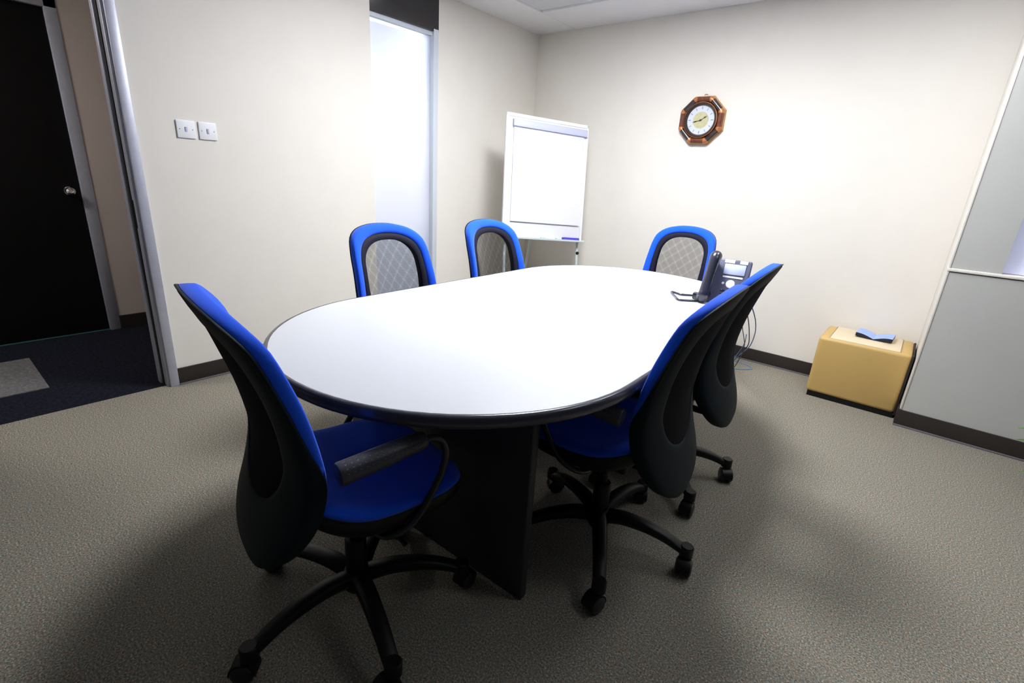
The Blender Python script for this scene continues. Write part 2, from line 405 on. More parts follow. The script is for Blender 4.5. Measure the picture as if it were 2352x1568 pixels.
# vertical blind slats in the next room
bm = bmesh.new()
for i in range(9):
    y = 2.20+i*0.068
    for z0, z1 in ((1.86, 2.18), (0.25, 0.86)):
        t = bmesh.new(); add_box(t, -0.001, 0.001, -0.022, 0.022, z0, z1)
        merge(bm, t, mtx=Matrix.Translation((XL-TH-0.015, y, 0)) @ Matrix.Rotation(math.radians(35), 4, 'Z'))
obj('blind_slats', bm, M['slat'], win)

# ------------------------------------------------------------------ lights
def ceiling_light(x, y, strength, label, z=2.462, s=0.3, col=(1.0, 0.97, 0.93), sy=None):
    sy = sy or s
    r = empty('ceiling_light', label, 'light', (x, y, z), 0)
    bm = bmesh.new()
    for a in ((-s-.02, s+.02, -sy-.02, -sy), (-s-.02, s+.02, sy, sy+.02), (-s-.02, -s, -sy, sy), (s, s+.02, -sy, sy)):
        add_box(bm, *a, -0.014, 0.0)
    obj('frame', bm, M['white'], r)
    m = mat('lamp diffuser', (0.9, 0.9, 0.9), 0.5, emit=col, estr=strength)
    boxobj('diffuser', (-s, s, -sy, sy, -0.008, -0.001), m, r)
    return r
LIGHTS = True
ceiling_light(0.75, 1.95, 5, 'added unseen ceiling light panel brightening the right side of the room', col=(0.90, 0.95, 1.0))  # extra panel out of view, added to lift floor and bay at right
ceiling_light(-1.35, 2.22, 66, 'square ceiling light panel over the middle of the table', col=(0.945, 0.965, 1.0))
ceiling_light(-0.1, 2.85, 9, 'added unseen ceiling light panel near the window bay', col=(0.945, 0.965, 1.0))  # added out of view to brighten far floor and back wall
ceiling_light(-3.75, 3.1, 31, 'added unseen light panel behind the glass, making the frosted strip glow', z=2.449, s=0.35, col=(0.93, 0.96, 1.0))  # added behind the pane so the frosted glass looks lit
ceiling_light(-3.9, -0.6, 80, 'added unseen ceiling light brightening the hallway', z=2.449, s=0.15)  # no known fitting here; added to brighten the hall wall

w = bpy.data.worlds.new('world'); scene.world = w; w.use_nodes = True
w.node_tree.nodes['Background'].inputs[0].default_value = (0.75, 0.85, 1.0, 1)
w.node_tree.nodes['Background'].inputs[1].default_value = 0.025

# ------------------------------------------------------------------ table
TA = math.radians(1.4)
table = empty('conference_table', 'long oval white conference table with charcoal edge and panel legs', 'table', (-1.128, 1.718, 0), TA)
def stadium(R, hl, z, n=40):
    pts = []
    for k in range(n+1):
        a = PI*k/n; pts.append(Vector((R*math.cos(a), hl+R*math.sin(a), z)))
    for k in range(n+1):
        a = PI+PI*k/n; pts.append(Vector((R*math.cos(a), -hl+R*math.sin(a), z)))
    return pts
RT, HL = 0.603, 0.580
bm = bmesh.new()
rings_mesh(bm, [stadium(RT, HL, 0.708), stadium(RT, HL, 0.7395), stadium(RT-0.0008, HL, 0.7402)], cap0=True, cap1=True)
obj('tabletop', bm, M['top'], table, auto=0.5)
bm = bmesh.new(); prof = []
for dx, z in ((0.0002, 0.7400), (0.004, 0.7408), (0.0085, 0.7396), (0.0125, 0.736), (0.0155, 0.730), (0.0165, 0.722), (0.0155, 0.714), (0.012, 0.7085), (0.006, 0.706), (0.0002, 0.7058)):
    prof.append(stadium(RT+dx, HL, z))
rings_mesh(bm, prof)
obj('edge_band', bm, M['band'], table, smooth=True)
for yy in (-0.735, 0.735):
    bm = bmesh.new()
    add_box(bm, -0.425, 0.425, yy-0.016, yy+0.016, 0.0, 0.707, bev=0.006, seg=3)
    obj('panel_leg', bm, M['leg'], table, auto=0.6)
boxobj('modesty_panel', (-0.012, 0.012, -0.719, 0.719, 0.15, 0.707), M['leg'], table, bev=0.002)

# ------------------------------------------------------------------ office chair
def interp(tab, z):
    """smooth interpolation, tab sorted by z ascending"""
    if z <= tab[0][0]: return tab[0][1]
    if z >= tab[-1][0]: return tab[-1][1]
    for i in range(len(tab)-1):
        if tab[i][0] <= z <= tab[i+1][0]:
            z0, a = tab[i]; z1, b = tab[i+1]
            pm = tab[i-1] if i > 0 else tab[i]; pn = tab[i+2] if i+2 < len(tab) else tab[i+1]
            m0 = (b-pm[1])/(z1-pm[0]); m1 = (pn[1]-a)/(pn[0]-z0); h = z1-z0; t = (z-z0)/h
            return a*(2*t**3-3*t*t+1)+m0*h*(t**3-2*t*t+t)+b*(-2*t**3+3*t*t)+m1*h*(t**3-t*t)
PROF = [(0.28, -0.240), (0.36, -0.241), (0.43, -0.226), (0.50, -0.205), (0.60, -0.188), (0.66, -0.192), (0.77, -0.213), (0.87, -0.243), (0.93, -0.263), (0.98, -0.285), (1.01, -0.300)]
CURV = [(0.30, 0.35), (0.45, 0.65), (0.60, 0.78), (0.90, 0.78), (0.97, 0.50), (1.01, 0.30)]
EDGE = [(0.55, 0.004), (0.62, 0.000), (0.68, -0.014), (0.76, -0.024), (0.90, -0.027), (1.01, -0.028)]   # where dark shell meets blue padding on the rim
OUT = [(0, 1.000), (0.075, 0.995), (0.145, 0.976), (0.190, 0.940), (0.208, 0.885), (0.216, 0.80), (0.224, 0.70), (0.230, 0.61), (0.228, 0.545), (0.217, 0.49), (0.197, 0.442), (0.166, 0.400), (0.122, 0.366), (0.065, 0.341), (0, 0.332)]
OPN = [(0, 0.930), (0.060, 0.924), (0.112, 0.900), (0.144, 0.855), (0.152, 0.79), (0.152, 0.71), (0.142, 0.63), (0.118, 0.565), (0.080, 0.522), (0.038, 0.503), (0, 0.498)]
def outline(half, n=96):
    full = [(s, z) for s, z in half]+[(-s, z) for s, z in half[-2:0:-1]]
    sp = spline([(s, z, 0) for s, z in full], 10, closed=True)
    L = [0]
    for i in range(len(sp)): L.append(L[-1]+(sp[(i+1) % len(sp)]-sp[i]).length)
    tot = L[-1]; res = []; j = 0
    for k in range(n):
        d = tot*k/n
        while L[j+1] < d: j += 1
        t = (d-L[j])/(L[j+1]-L[j]); p = sp[j].lerp(sp[(j+1) % len(sp)], t); res.append((p.x, p.y))
    return res
ON, OP = outline(OUT), outline(OPN)
def surf(s_, z, off=0.0): return Vector((interp(PROF, z)+interp(CURV, z)*s_*s_+off, -s_, z))
def bring(k, off, edge=0.0):
    r = []
    for (s1, z1), (s0, z0) in zip(ON, OP):
        s = s0+(s1-s0)*k; z = z0+(z1-z0)*k
        r.append(surf(s, z, off+edge*interp(EDGE, z)))
    return r
def bring_blue(k, off, edge=0.0):
    r = []
    for (s1, z1), (s0, z0) in zip(ON, OP):
        t = min(1, max(0, (0.66-z1)/0.12)); kk = min(k, 1-0.16*t) if k > 0.5 else k
        s = s0+(s1-s0)*kk; z = z0+(z1-z0)*kk
        r.append(surf(s, z, off+edge*interp(EDGE, z)))
    return r

STAR0 = {}
def make_chair(label):
    root = empty('office_chair', label, 'office chair', (0, 0, 0), 0, 'blue mesh back office chairs around the table')
    # back: dark rear shell, blue padded border, dark inner trim, net
    bm = bmesh.new()
    rings_mesh(bm, [bring(0.86, -0.014), bring(0.88, 0.0, 1), bring(0.96, 0.0, 1), bring(1.0, -0.001, 1), bring(1.006, -0.006, 1), bring(1.004, -0.024, 0.4), bring(0.97, -0.033), bring(0.85, -0.037), bring(0.5, -0.038), bring(0.22, -0.037), bring(0.08, -0.0365), bring(0.015, -0.0345), bring(0.0, -0.032), bring(0.0, -0.016), bring(0.1, -0.014)], closed_rings=True)
    obj('back_shell', bm, M['shell'], root, smooth=True)
    bm = bmesh.new()
    rings_mesh(bm, [bring_blue(0.42, -0.013), bring_blue(0.42, -0.004), bring_blue(0.46, 0.002), bring_blue(0.6, 0.006), bring_blue(0.8, 0.008), bring_blue(0.93, 0.005), bring_blue(0.985, 0.000), bring_blue(1.008, -0.005, 0.3), bring_blue(1.010, 0.0, 0.95), bring_blue(0.98, -0.001, 1)], closed_rings=True)
    obj('back_upholstery', bm, M['blue'], root, smooth=True)
    bm = bmesh.new()
    rings_mesh(bm, [bring(-0.01, -0.010), bring(-0.01, -0.005), bring(0.03, -0.001), bring(0.25, 0.0), bring(0.43, -0.002), bring(0.44, -0.010)], closed_rings=True)
    obj('back_trim', bm, M['trimdark'], root, smooth=True)
    for off, mm in ((-0.006, 'net'), (-0.0325, 'net2')):
        bm = bmesh.new(); cz = 0.70
        rr = []
        for q in (1.0, 0.85, 0.7, 0.55, 0.4, 0.25, 0.1, 0.02):
            rr.append([surf(s*q, cz+(z-cz)*q, off) for s, z in OP])
        rings_mesh(bm, rr, cap1=True)
        obj('back_net', bm, M[mm], root, smooth=True)
    # seat
    def rim(x, y):
        zr = 0.486+(1.75*(x-0.02)**2 if x < 0.02 else 0.0)
        if x > 0.17: zr -= 2.2*(x-0.17)**2
        return zr
    def sring(k, dz):
        r = []
        for i in range(72):
            a = 2*PI*i/72; c, s = math.cos(a), math.sin(a); e = 0.56
            x = 0.026+0.236*k*math.copysign(abs(c)**e, c); y = 0.238*k*math.copysign(abs(s)**e, s)
            if x < 0: y *= 1-0.9*(x)**2
            dip = 0.024*(1-min(1, (y/0.238)**2))*(0.3+0.7*(1-min(1, abs(x)/0.26)))
            r.append(Vector((x, y, rim(x, y)-dip+dz)))
        return r
    bm = bmesh.new()
    rings_mesh(bm, [sring(0.02, 0.006), sring(0.3, 0.006), sring(0.6, 0.006), sring(0.82, 0.005), sring(0.93, 0.002), sring(0.985, -0.005), sring(1.0, -0.014), sring(0.99, -0.022), sring(0.9, -0.024)], cap0=True)
    obj('seat_cushion', bm, M['blue'], root, smooth=True)
    bm = bmesh.new()
    rings_mesh(bm, [sring(0.9, -0.02), sring(0.985, -0.0175), sring(1.0, -0.022), sring(1.0, -0.040), sring(0.97, -0.062), sring(0.90, -0.076), sring(0.75, -0.084), sring(0.4, -0.088), sring(0.05, -0.088)], cap1=True)
    obj('seat_shell', bm, M['blackpl'], root, smooth=True)
    # mechanism, back bar, column
    bm = bmesh.new()
    add_box(bm, -0.10, 0.10, -0.075, 0.075, 0.345, 0.392, bev=0.012, seg=3)
    add_tube(bm, [(0.03, -0.06, 0.372), (0.03, -0.16, 0.368), (0.035, -0.20, 0.360), (0.04, -0.225, 0.352)], 0.006, 8)
    obj('seat_mechanism', bm, M['blackpl'], root, auto=0.7)
    bm = bmesh.new()
    add_tube(bm, spline([(-0.05, 0, 0.362), (-0.14, 0, 0.355), (-0.205, 0, 0.362), (-0.240, 0, 0.385), (-0.246, 0, 0.43)], 6), 0.014, 12)
    obj('back_support', bm, M['blackpl'], root, auto=0.9)
    bm = bmesh.new()
    add_lathe(bm, [(0, 0.10), (0.030, 0.10), (0.030, 0.24), (0.027, 0.245), (0.016, 0.246), (0.016, 0.35), (0, 0.35)], 24)
    obj('gas_column', bm, M['blackpl'], root, auto=0.6)
    # arms
    for sgn in (-1, 1):
        pts = [(-0.06, .245, .640), (0.0, .245, .6445), (0.07, .245, .650), (0.105, .245, .648), (0.130, .245, .632), (0.141, .245, .605), (0.140, .245, .575), (0.124, .245, .530), (0.086, .245, .468), (0.060, .245, .438), (0.034, .243, .420), (0.005, .230, .405), (-0.012, .200, .391), (-0.015, .14, .378), (-0.015, .06, .370)]
        pts = [(x, y*sgn, z) for x, y, z in pts]
        arm = tubeobj('armrest', spline(pts, 6), 0.0095, M['blackmetal'], root, seg=12)
        bm = bmesh.new()
        A0, A1 = Vector((-0.128, .245*sgn, .633)), Vector((0.085, .245*sgn, .651))
        ax = (A1-A0).normalized(); L = (A1-A0).length
        prr = [(0.0, 0.018), (0.0015, 0.0250), (0.006, 0.0270), (L*0.5, 0.0260), (L-0.02, 0.0225), (L-0.004, 0.0200), (L, 0.015)]
        add_tube(bm, [A0+ax*q for q, _ in prr], [r for _, r in prr], 32)
        side = Vector((0, 1, 0)); up = ax.cross(side).normalized()
        if up.z < 0: up = -up
        for row in range(-3, 4):
            an = math.radians(row*22)
            nv = up*math.cos(an)+side*math.sin(an); tv = ax.cross(nv)
            for j in range(14):
                q = 0.016+j*0.0138
                rad = 0.0270-0.0010*min(1, q/(L*0.5))-0.0070*max(0, (q/L-0.5))-0.0002
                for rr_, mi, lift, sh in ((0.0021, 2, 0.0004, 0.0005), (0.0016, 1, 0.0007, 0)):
                    cpt = A0+ax*q+nv*(rad+lift)-tv*sh*sgn
                    vs = [bm.verts.new(cpt+rr_*(ax*math.cos(2*PI*k/8)+tv*math.sin(2*PI*k/8))) for k in range(8)]
                    f = bm.faces.new(vs); f.material_index = mi
        obj('arm_pad', bm, [M['pad'], M['dot'], M['dotlit']], arm, auto=0.8)
    # star base
    bm = bmesh.new()
    add_lathe(bm, [(0, 0.068), (0.034, 0.068), (0.040, 0.078), (0.040, 0.118), (0.036, 0.132), (0.030, 0.136), (0, 0.136)], 24)
    for k in range(5):
        a = 2*PI*k/5; ca, sa = math.cos(a), math.sin(a)
        prof = spline([(0.02, 0, 0.108), (0.09, 0, 0.124), (0.17, 0, 0.122), (0.24, 0, 0.107), (0.302, 0, 0.082)], 5)
        rr = []
        for i, p in enumerate(prof):
            t = i/(len(prof)-1); wd = 0.029*(1-t)+0.0205*t; ht = 0.024*(1-t)+0.0160*t
            ring = []
            for q in range(12):
                b_ = 2*PI*q/12; cc, ss = math.cos(b_), math.sin(b_)
                yy = wd*math.copysign(abs(cc)**0.6, cc); zz = ht*math.copysign(abs(ss)**0.7, ss)
                if zz < 0: yy *= 0.82
                x, z = p.x, p.z+zz
                ring.append(Vector((x*ca-yy*sa, x*sa+yy*ca, z)))
            rr.append(ring)
        rings_mesh(bm, rr, cap0=True, cap1=True)
        add_lathe(bm, [(0, 0.066), (0.0225, 0.066), (0.0225, 0.100), (0.019, 0.104), (0, 0.104)], 20, mtx=Matrix.Translation((0.312*ca, 0.312*sa, 0)))
    base = obj('star_base', bm, M['blackpl'], root, auto=0.7)
    for k in range(5):
        a = 2*PI*k/5
        bm = bmesh.new()
        add_lathe(bm, [(0, 0.050), (0.008, 0.050), (0.008, 0.070), (0, 0.070)], 12)
        for sg in (-1, 1):
            mt = Matrix.Translation((0.014, 0, 0.0262)) @ Matrix.Rotation(PI/2, 4, 'X')
            add_lathe(bm, [(0, sg*0.024), (0.010, sg*0.0245), (0.021, sg*0.0235), (0.0255, sg*0.020), (0.0262, sg*0.0165), (0.0262, sg*0.009), (0.024, sg*0.006), (0, sg*0.006)], 24, mi=1, mtx=mt)
        # hood over the wheels
        hood = []
        for i in range(13):
            an = math.radians(-10+200*i/12)
            hood.append((0.014+0.0295*math.cos(an), 0.0262+0.0295*math.sin(an)))
        rr = [[Vector((x, y, z)) for x, z in hood] for y in (-0.019, -0.017, 0.017, 0.019)]
        rr2 = [[Vector((0.014+(x-0.014)*0.94, y, 0.0262+(z-0.0262)*0.94)) for x, z in hood] for y in (0.019, -0.019)]
        rings_mesh(bm, rr+rr2, closed_rings=True, loop=False)
        add_tube(bm, [(0.014, -0.0235, 0.0262), (0.014, 0.0235, 0.0262)], 0.006, 10)
        c = obj('caster', bm, [M['blackpl'], M['wheel']], base, auto=0.7)
        c.location = (0.312*math.cos(a), 0.312*math.sin(a), 0); c.rotation_euler = (0, 0, a+random.uniform(-2.2, 2.2)); c.scale = (1.12, 1.12, 1.12)
    return root

def dup(root, label):
    r = root.copy(); C.objects.link(r); r['label'] = label
    for ch in list(root.children):
        c = ch.copy(); C.objects.link(c); c.parent = r
        for g in ch.children:
            d = g.copy(); C.objects.link(d); d.parent = c
    return r
def place(r, x, y, head, star):
    r.location = (x, y, 0); r.rotation_euler = (0, 0, math.radians(head))
    for ch in r.children:
        if ch.name.startswith('star_base'): ch.rotation_euler = (0, 0, math.radians(star-head))
chA = make_chair('blue office chair at the near end of the table, leaning back in the left foreground')
specs = [
 (-0.660, 1.392, 184, -59, 'blue office chair on the right table side, nearer of the two seen from behind'),
 (-0.700, 1.985, 183, -41, 'blue office chair on the right table side, the farther one beside the desk phone'),
 (-1.680, 1.440, 0, 20, 'blue office chair on the left table side in front of the frosted glass strip'),
 (-1.682, 2.165, 0, 50, 'blue office chair on the left table side beside the flip chart'),
 (-1.215, 3.040, -90, 10, 'blue office chair at the far end of the table, below the wall clock')]
chairs = [dup(chA, s[4]) for s in specs]
place(chA, -1.041, 0.640, 80, -90)
for c, s in zip(chairs, specs): place(c, *s[:4])

# ------------------------------------------------------------------ flip chart
fa = math.radians(63.65); ft = math.radians(8.05); fr = math.radians(2.75)
u0 = Vector((math.cos(fa), math.sin(fa), 0)); nn = Vector((math.sin(fa), -math.cos(fa), 0))
dn0 = Vector((0, 0, -1))*math.cos(ft)+nn*math.sin(ft)
fu = u0*math.cos(fr)+dn0*math.sin(fr); fd = dn0*math.cos(fr)-u0*math.sin(fr); fn = fu.cross(-fd).normalized()
if fn.dot(nn) < 0: fn = -fn
TL = Vector((-2.653, 3.087, 1.704)); FW, FH = 0.73, 0.93
flip = empty('flip_chart_easel', 'white flip chart easel with blank paper pad standing in the far corner', 'flip chart', (-2.45, 3.45, 0))
inv = Matrix.Translation((2.45, -3.45, 0))
def fp(u, d, n): return inv @ (TL+fu*u+fd*d+fn*n)
def slab(bm, u0_, u1, d0, d1, n0, n1, bev=0.0, mi=0):
    t = bmesh.new(); add_box(t, u0_, u1, d0, d1, n0, n1, bev=bev)
    for v in t.verts: v.co = fp(v.co.x, v.co.y, v.co.z)
    merge(bm, t, mi)
bm = bmesh.new(); slab(bm, 0.0, FW, 0.0, FH, -0.018, 0.0, 0.003)
obj('writing_board', bm, M['board'], flip, auto=0.6)
bm = bmesh.new(); slab(bm, 0, 0.02, 0, FH, 0.0, 0.005, 0.002); slab(bm, FW-0.02, FW, 0, FH, 0.0, 0.005, 0.002); slab(bm, 0, FW, 0, 0.025, 0.0, 0.005, 0.002)
obj('frame', bm, M['white'], flip, auto=0.6)
bm = bmesh.new(); slab(bm, 0.055, 0.715, 0.045, 0.095, 0.008, 0.022, 0.004); slab(bm, 0.053, 0.717, 0.096, 0.099, 0.008, 0.014, 0, 1); slab(bm, 0.052, 0.0545, 0.045, 0.096, 0.004, 0.02, 0, 1); slab(bm, 0.055, 0.715, 0.0415, 0.0442, 0.006, 0.012, 0, 1)
obj('paper_clamp', bm, [M['clamp'], M['line']], flip, auto=0.6)
bm = bmesh.new(); slab(bm, 0.062, 0.69, 0.09, 0.80, 0.0025, 0.010, 0.001); slab(bm, 0.062, 0.69, 0.798, 0.8005, 0.002, 0.0105, 0, 1)
obj('paper_pad', bm, [M['paper'], M['line']], flip)
bm = bmesh.new(); slab(bm, 0.0, FW, FH-0.004, FH+0.004, -0.01, 0.055, 0.002); slab(bm, 0.0, FW, FH-0.012, FH+0.004, 0.052, 0.056, 0.001)
obj('pen_tray', bm, M['greyleg'], flip, auto=0.6)
def wp(v): return inv @ Vector(v)
def legobj(p0, p1, r=0.011):
    return tubeobj('leg', [p0, p1], r, M['greyleg'], flip, seg=12)
b0 = TL+fd*FH+fu*0.03-fn*0.01; b1 = TL+fd*FH+fu*(FW-0.03)-fn*0.01
t0 = TL+fd*0.3+fu*0.03-fn*0.03; t1 = TL+fd*0.3+fu*(FW-0.03)-fn*0.03
def tofloor(t, b): k = t.z/(t.z-b.z); return t+(b-t)*k
legobj(wp(t0), wp(tofloor(t0, b0))); legobj(wp(t1), wp(tofloor(t1, b1)))
tm = TL+fd*0.25+fu*FW/2-fn*0.03; rb = Vector((tm.x-0.30, tm.y+0.14, 0.0)); legobj(wp(tm), wp(rb))
bm = bmesh.new(); kp = b1+(tofloor(t1, b1)-b1)*0.12
add_lathe(bm, [(0, 0), (0.010, 0), (0.013, 0.004), (0.013, 0.016), (0.009, 0.022), (0, 0.022)], 14, mtx=Matrix.Translation(wp(kp)) @ Matrix.Rotation(fa, 4, 'Z') @ Matrix.Rotation(PI/2, 4, 'X') @ Matrix.Rotation(0, 4, 'Z'))
kn = obj('leg_knob', bm, M['blackpl'], flip, auto=0.6)
# eraser and markers on the tray
def ontray(bm, u0_, u1, h, n0, n1, bev, mi=0):
    t = bmesh.new(); add_box(t, u0_, u1, FH-0.0045-h, FH-0.0045, n0, n1, bev=bev)
    for v in t.verts: v.co = TL+fu*v.co.x+fd*v.co.y+fn*v.co.z
    merge(bm, t, mi)
bm = bmesh.new(); ontray(bm, 0.535, 0.685, 0.026, 0.006, 0.048, 0.006)
tag(obj('board_eraser', bm, M['erasblue'], auto=0.7), 'blue felt board eraser lying on the flip chart tray', 'eraser')
bm = bmesh.new(); ontray(bm, 0.33, 0.375, 0.016, 0.014, 0.032, 0.005)
tag(obj('marker_cap', bm, M['green'], auto=0.7), 'small pale green marker cap on the flip chart tray', 'marker cap')
bm = bmesh.new(); ontray(bm, 0.468, 0.482, 0.016, 0.014, 0.030, 0.004)
tag(obj('marker_cap', bm, M['green'], auto=0.7), 'tiny green cap nearest the blue eraser on the tray', 'marker cap')

# ------------------------------------------------------------------ wall clock
clk = empty('wall_clock', 'octagonal brown wooden wall clock with round white dial on the back wall', 'clock', (-1.487, YB, 1.720))
ap = 0.166; Rv = ap/math.cos(PI/8)
def octa(R, y): return [Vector((R*math.cos(PI/8+k*PI/4), y, R*math.sin(PI/8+k*PI/4))) for k in range(8)]
bm = bmesh.new()
rings_mesh(bm, [octa(Rv*0.99, -0.002), octa(Rv*0.99, -0.016), octa(Rv*0.96, -0.020), octa(Rv*0.6, -0.020)], cap0=True, cap1=True)
obj('backing_board', bm, M['gold'], clk)
for k in range(8):
    a0, a1 = PI/8+k*PI/4, PI/8+(k+1)*PI/4
    R = Rv*0.845
    p0 = Vector((R*math.cos(a0), -0.033, R*math.sin(a0))); p1 = Vector((R*math.cos(a1), -0.033, R*math.sin(a1)))
    d = (p1-p0).normalized()
    bm = bmesh.new(); add_tube(bm, [p0+d*0.004, p1-d*0.004], 0.0205, 18)
    obj('frame_segment', bm, M['wood'] if k % 2 else M['wooddark'], clk, auto=0.7)
    bm = bmesh.new()
    dp = (p0-Vector((R*math.cos(a0-PI/4), -0.033, R*math.sin(a0-PI/4)))).normalized()
    add_tube(bm, [p0-dp*0.013, p0-dp*0.004, p0+d*0.004, p0+d*0.011], 0.0216, 18)
    obj('corner_fitting', bm, M['copper'], clk, auto=0.7)
rot = Matrix.Rotation(PI/2, 4, 'X')
bm = bmesh.new(); add_lathe(bm, [(0.098, 0.018), (0.122, 0.020), (0.122, 0.052), (0.118, 0.058), (0.110, 0.058), (0.102, 0.050), (0.099, 0.040)], 64, mtx=rot)
add_lathe(bm, [(0.1215, 0.046), (0.1235, 0.046), (0.1235, 0.054), (0.119, 0.0585)], 64, mi=1, mtx=rot)
obj('bezel', bm, [M['wooddark'], M['copper']], clk, auto=0.7)
bm = bmesh.new(); add_lathe(bm, [(0, 0.0385), (0.058, 0.0385)], 64, mi=1, mtx=rot); add_lathe(bm, [(0.058, 0.0385), (0.102, 0.0385), (0.102, 0.03), (0, 0.03)], 64, mtx=rot)
for k in range(12):
    a = k*PI/6; big = k % 3 == 0
    t = bmesh.new(); add_box(t, -0.0022 if not big else -0.003, 0.0022 if not big else 0.003, 0.074, 0.092, 0.0386, 0.0392)
    merge(bm, t, 2, rot @ Matrix.Rotation(a, 4, 'Z'))
obj('dial', bm, [M['dial'], M['dialc'], M['ink']], clk)
def clock_hand(ang, L, wdt, y):
    bm = bmesh.new(); t = bmesh.new()
    pts = [(-wdt*0.4, -0.012), (wdt*0.4, -0.012), (wdt*0.5, L*0.45), (wdt*1.3, L*0.62), (wdt*0.4, L*0.78), (0, L), (-wdt*0.4, L*0.78), (-wdt*1.3, L*0.62), (-wdt*0.5, L*0.45)]
    lo = [t.verts.new((x, z, y)) for x, z in pts]; hi = [t.verts.new((x, z, y+0.001)) for x, z in pts]
    t.faces.new(lo[::-1]); t.faces.new(hi)
    for i in range(len(pts)): t.faces.new((lo[i], lo[(i+1) % len(pts)], hi[(i+1) % len(pts)], hi[i]))
    merge(bm, t, 0, rot @ Matrix.Rotation(-math.radians(ang), 4, 'Z'))
    add_lathe(bm, [(0, y), (0.006, y), (0.006, y+0.0015), (0, y+0.0015)], 16, mtx=rot)
    return obj('clock_hand', bm, M['hand'], clk)
clock_hand(57, 0.056, 0.004, 0.0405)
clock_hand(-104, 0.064, 0.003, 0.0425)
tubeobj('hanging_loop', [(0.012*math.cos(a), -0.008, 0.171+0.008*math.sin(a)) for a in [PI*k/10 for k in range(11)]], 0.0018, M['copper'], clk, seg=8)

# ------------------------------------------------------------------ light switches
def switch(y, label):
    r = empty('light_switch', label, 'light switch', (XL, y, 1.377), 0, 'wall switches beside the door')
    bm = bmesh.new(); add_box(bm, 0.0005, 0.009, -0.0435, 0.0435, -0.0435, 0.0435, bev=0.0035, seg=3)
    obj('face_plate', bm, M['white'], r, auto=0.6)
    bm = bmesh.new(); t = bmesh.new(); add_box(t, 0.0, 0.004, -0.0055, 0.0055, -0.012, 0.012, bev=0.0015)
    merge(bm, t, 0, Matrix.Translation((0.009, 0, 0)) @ Matrix.Rotation(math.radians(6), 4, 'Y'))
    obj('rocker', bm, M['clamp'], r, auto=0.6)
    for s in (-1, 1):
        bm = bmesh.new(); add_lathe(bm, [(0, 0.0092), (0.003, 0.0092), (0.003, 0.0098), (0, 0.0098)], 12, mtx=Matrix.Translation((0, s*0.03, 0)) @ Matrix.Rotation(PI/2, 4, 'Y'))
        obj('screw', bm, M['line'], r)
switch(1.040, 'white square light switch, the one nearer the doorway')
switch(1.143, 'white square light switch, the one farther from the doorway')

# ------------------------------------------------------------------ ottoman
ot = empty('ottoman', 'mustard yellow square ottoman with beige top in the right corner', 'ottoman', (-0.115, 3.755, 0))
OX, OY, OZ = 0.240, 0.195, 0.402
bm = bmesh.new()
add_box(bm, -OX, OX-0.004, -OY, OY, 0.030, OZ, bev=0.022, seg=4)
o = obj('padded_body', bm, M['yellow'], ot, auto=0.9)
bm = bmesh.new(); add_box(bm, -OX+0.055, OX-0.065, -OY+0.016, OY-0.012, OZ-0.012, OZ+0.0035, bev=0.003)
obj('top_inset', bm, M['tan'], ot, auto=0.7)
for x in (-OX+0.054, OX-0.064):
    bm = bmesh.new(); add_box(bm, x-0.0012, x+0.0012, -OY+0.02, OY-0.02, OZ-0.002, OZ+0.0042)
    obj('seam', bm, M['seam'], ot)
bm = bmesh.new(); add_box(bm, OX-0.008, OX+0.004, -OY+0.004, OY-0.004, 0.02, OZ-0.006, bev=0.004)
obj('side_panel', bm, M['brownside'], ot, auto=0.7)
bm = bmesh.new(); add_box(bm, -OX+0.012, OX-0.006, -OY+0.008, OY-0.01, 0.0, 0.034)
obj('plinth', bm, M['blackpl'], ot)

# open book on the ottoman
bk = empty('open_book', 'small open book with pale blue pages lying on the ottoman', 'book', (-0.085, 3.815, 0.4056), math.radians(-3))
for s in (-1, 1):
    n = 10; top = []; bot = []
    for i in range(n+1):
        x = s*0.096*i/n; q = i/n
        h = 0.006+0.020*math.sin(q*PI*0.62)-0.002*q
        base = 0.001+0.010*q*q
        top.append((x, h+base*0.6)); bot.append((x, base*0.75))
    bm = bmesh.new()
    loop = [Vector((x, -0.080, z)) for x, z in top]+[Vector((x, -0.080, z)) for x, z in bot[::-1]]
    l2 = [Vector((v.x, 0.075, v.z)) for v in loop]
    a = [bm.verts.new(v) for v in loop]; b_ = [bm.verts.new(v) for v in l2]
    for i in range(n):
        bm.faces.new((a[i], a[i+1], b_[i+1], b_[i]))
    m_ = len(a)
    for i in range(n, m_):
        f = bm.faces.new((a[i], a[(i+1) % m_], b_[(i+1) % m_], b_[i])); f.material_index = 1
    f = bm.faces.new(a[::-1]); f.material_index = 1; f = bm.faces.new(b_); f.material_index = 1
    obj('page_block', bm, [M['bookblue'], M['bookdark']], bk)

# ------------------------------------------------------------------ desk phone
PH = Vector((-0.650, 2.345, 0.7408)); pa = math.radians(9)
ph = empty('desk_phone', 'slate grey desk phone with handset standing at the right edge of the table', 'telephone', PH, pa)
tl = math.radians(24)   # lean back from upright
PM = Matrix.Translation((0, 0, 0.008)) @ Matrix.Rotation(-tl, 4, 'X')      # local panel: x across, z up the panel, -y out of the face
bm = bmesh.new(); add_box(bm, -0.098, 0.092, 0.0, 0.026, 0.0, 0.212, bev=0.008, seg=3, mtx=PM)
obj('body', bm, M['phone'], ph, auto=0.7)
bm = bmesh.new()
add_box(bm, -0.05, 0.05, 0.02, 0.135, 0.0, 0.012, bev=0.004)
add_box(bm, -0.04, 0.04, 0.075, 0.09, 0.006, 0.12, bev=0.004)
add_box(bm, -0.135, -0.07, 0.02, 0.06, 0.0, 0.030, bev=0.006)
obj('stand', bm, M['phonedk'], ph, auto=0.7)
bm = bmesh.new(); add_box(bm, -0.022, 0.070, -0.004, 0.003, 0.138, 0.188, bev=0.002, mtx=PM)
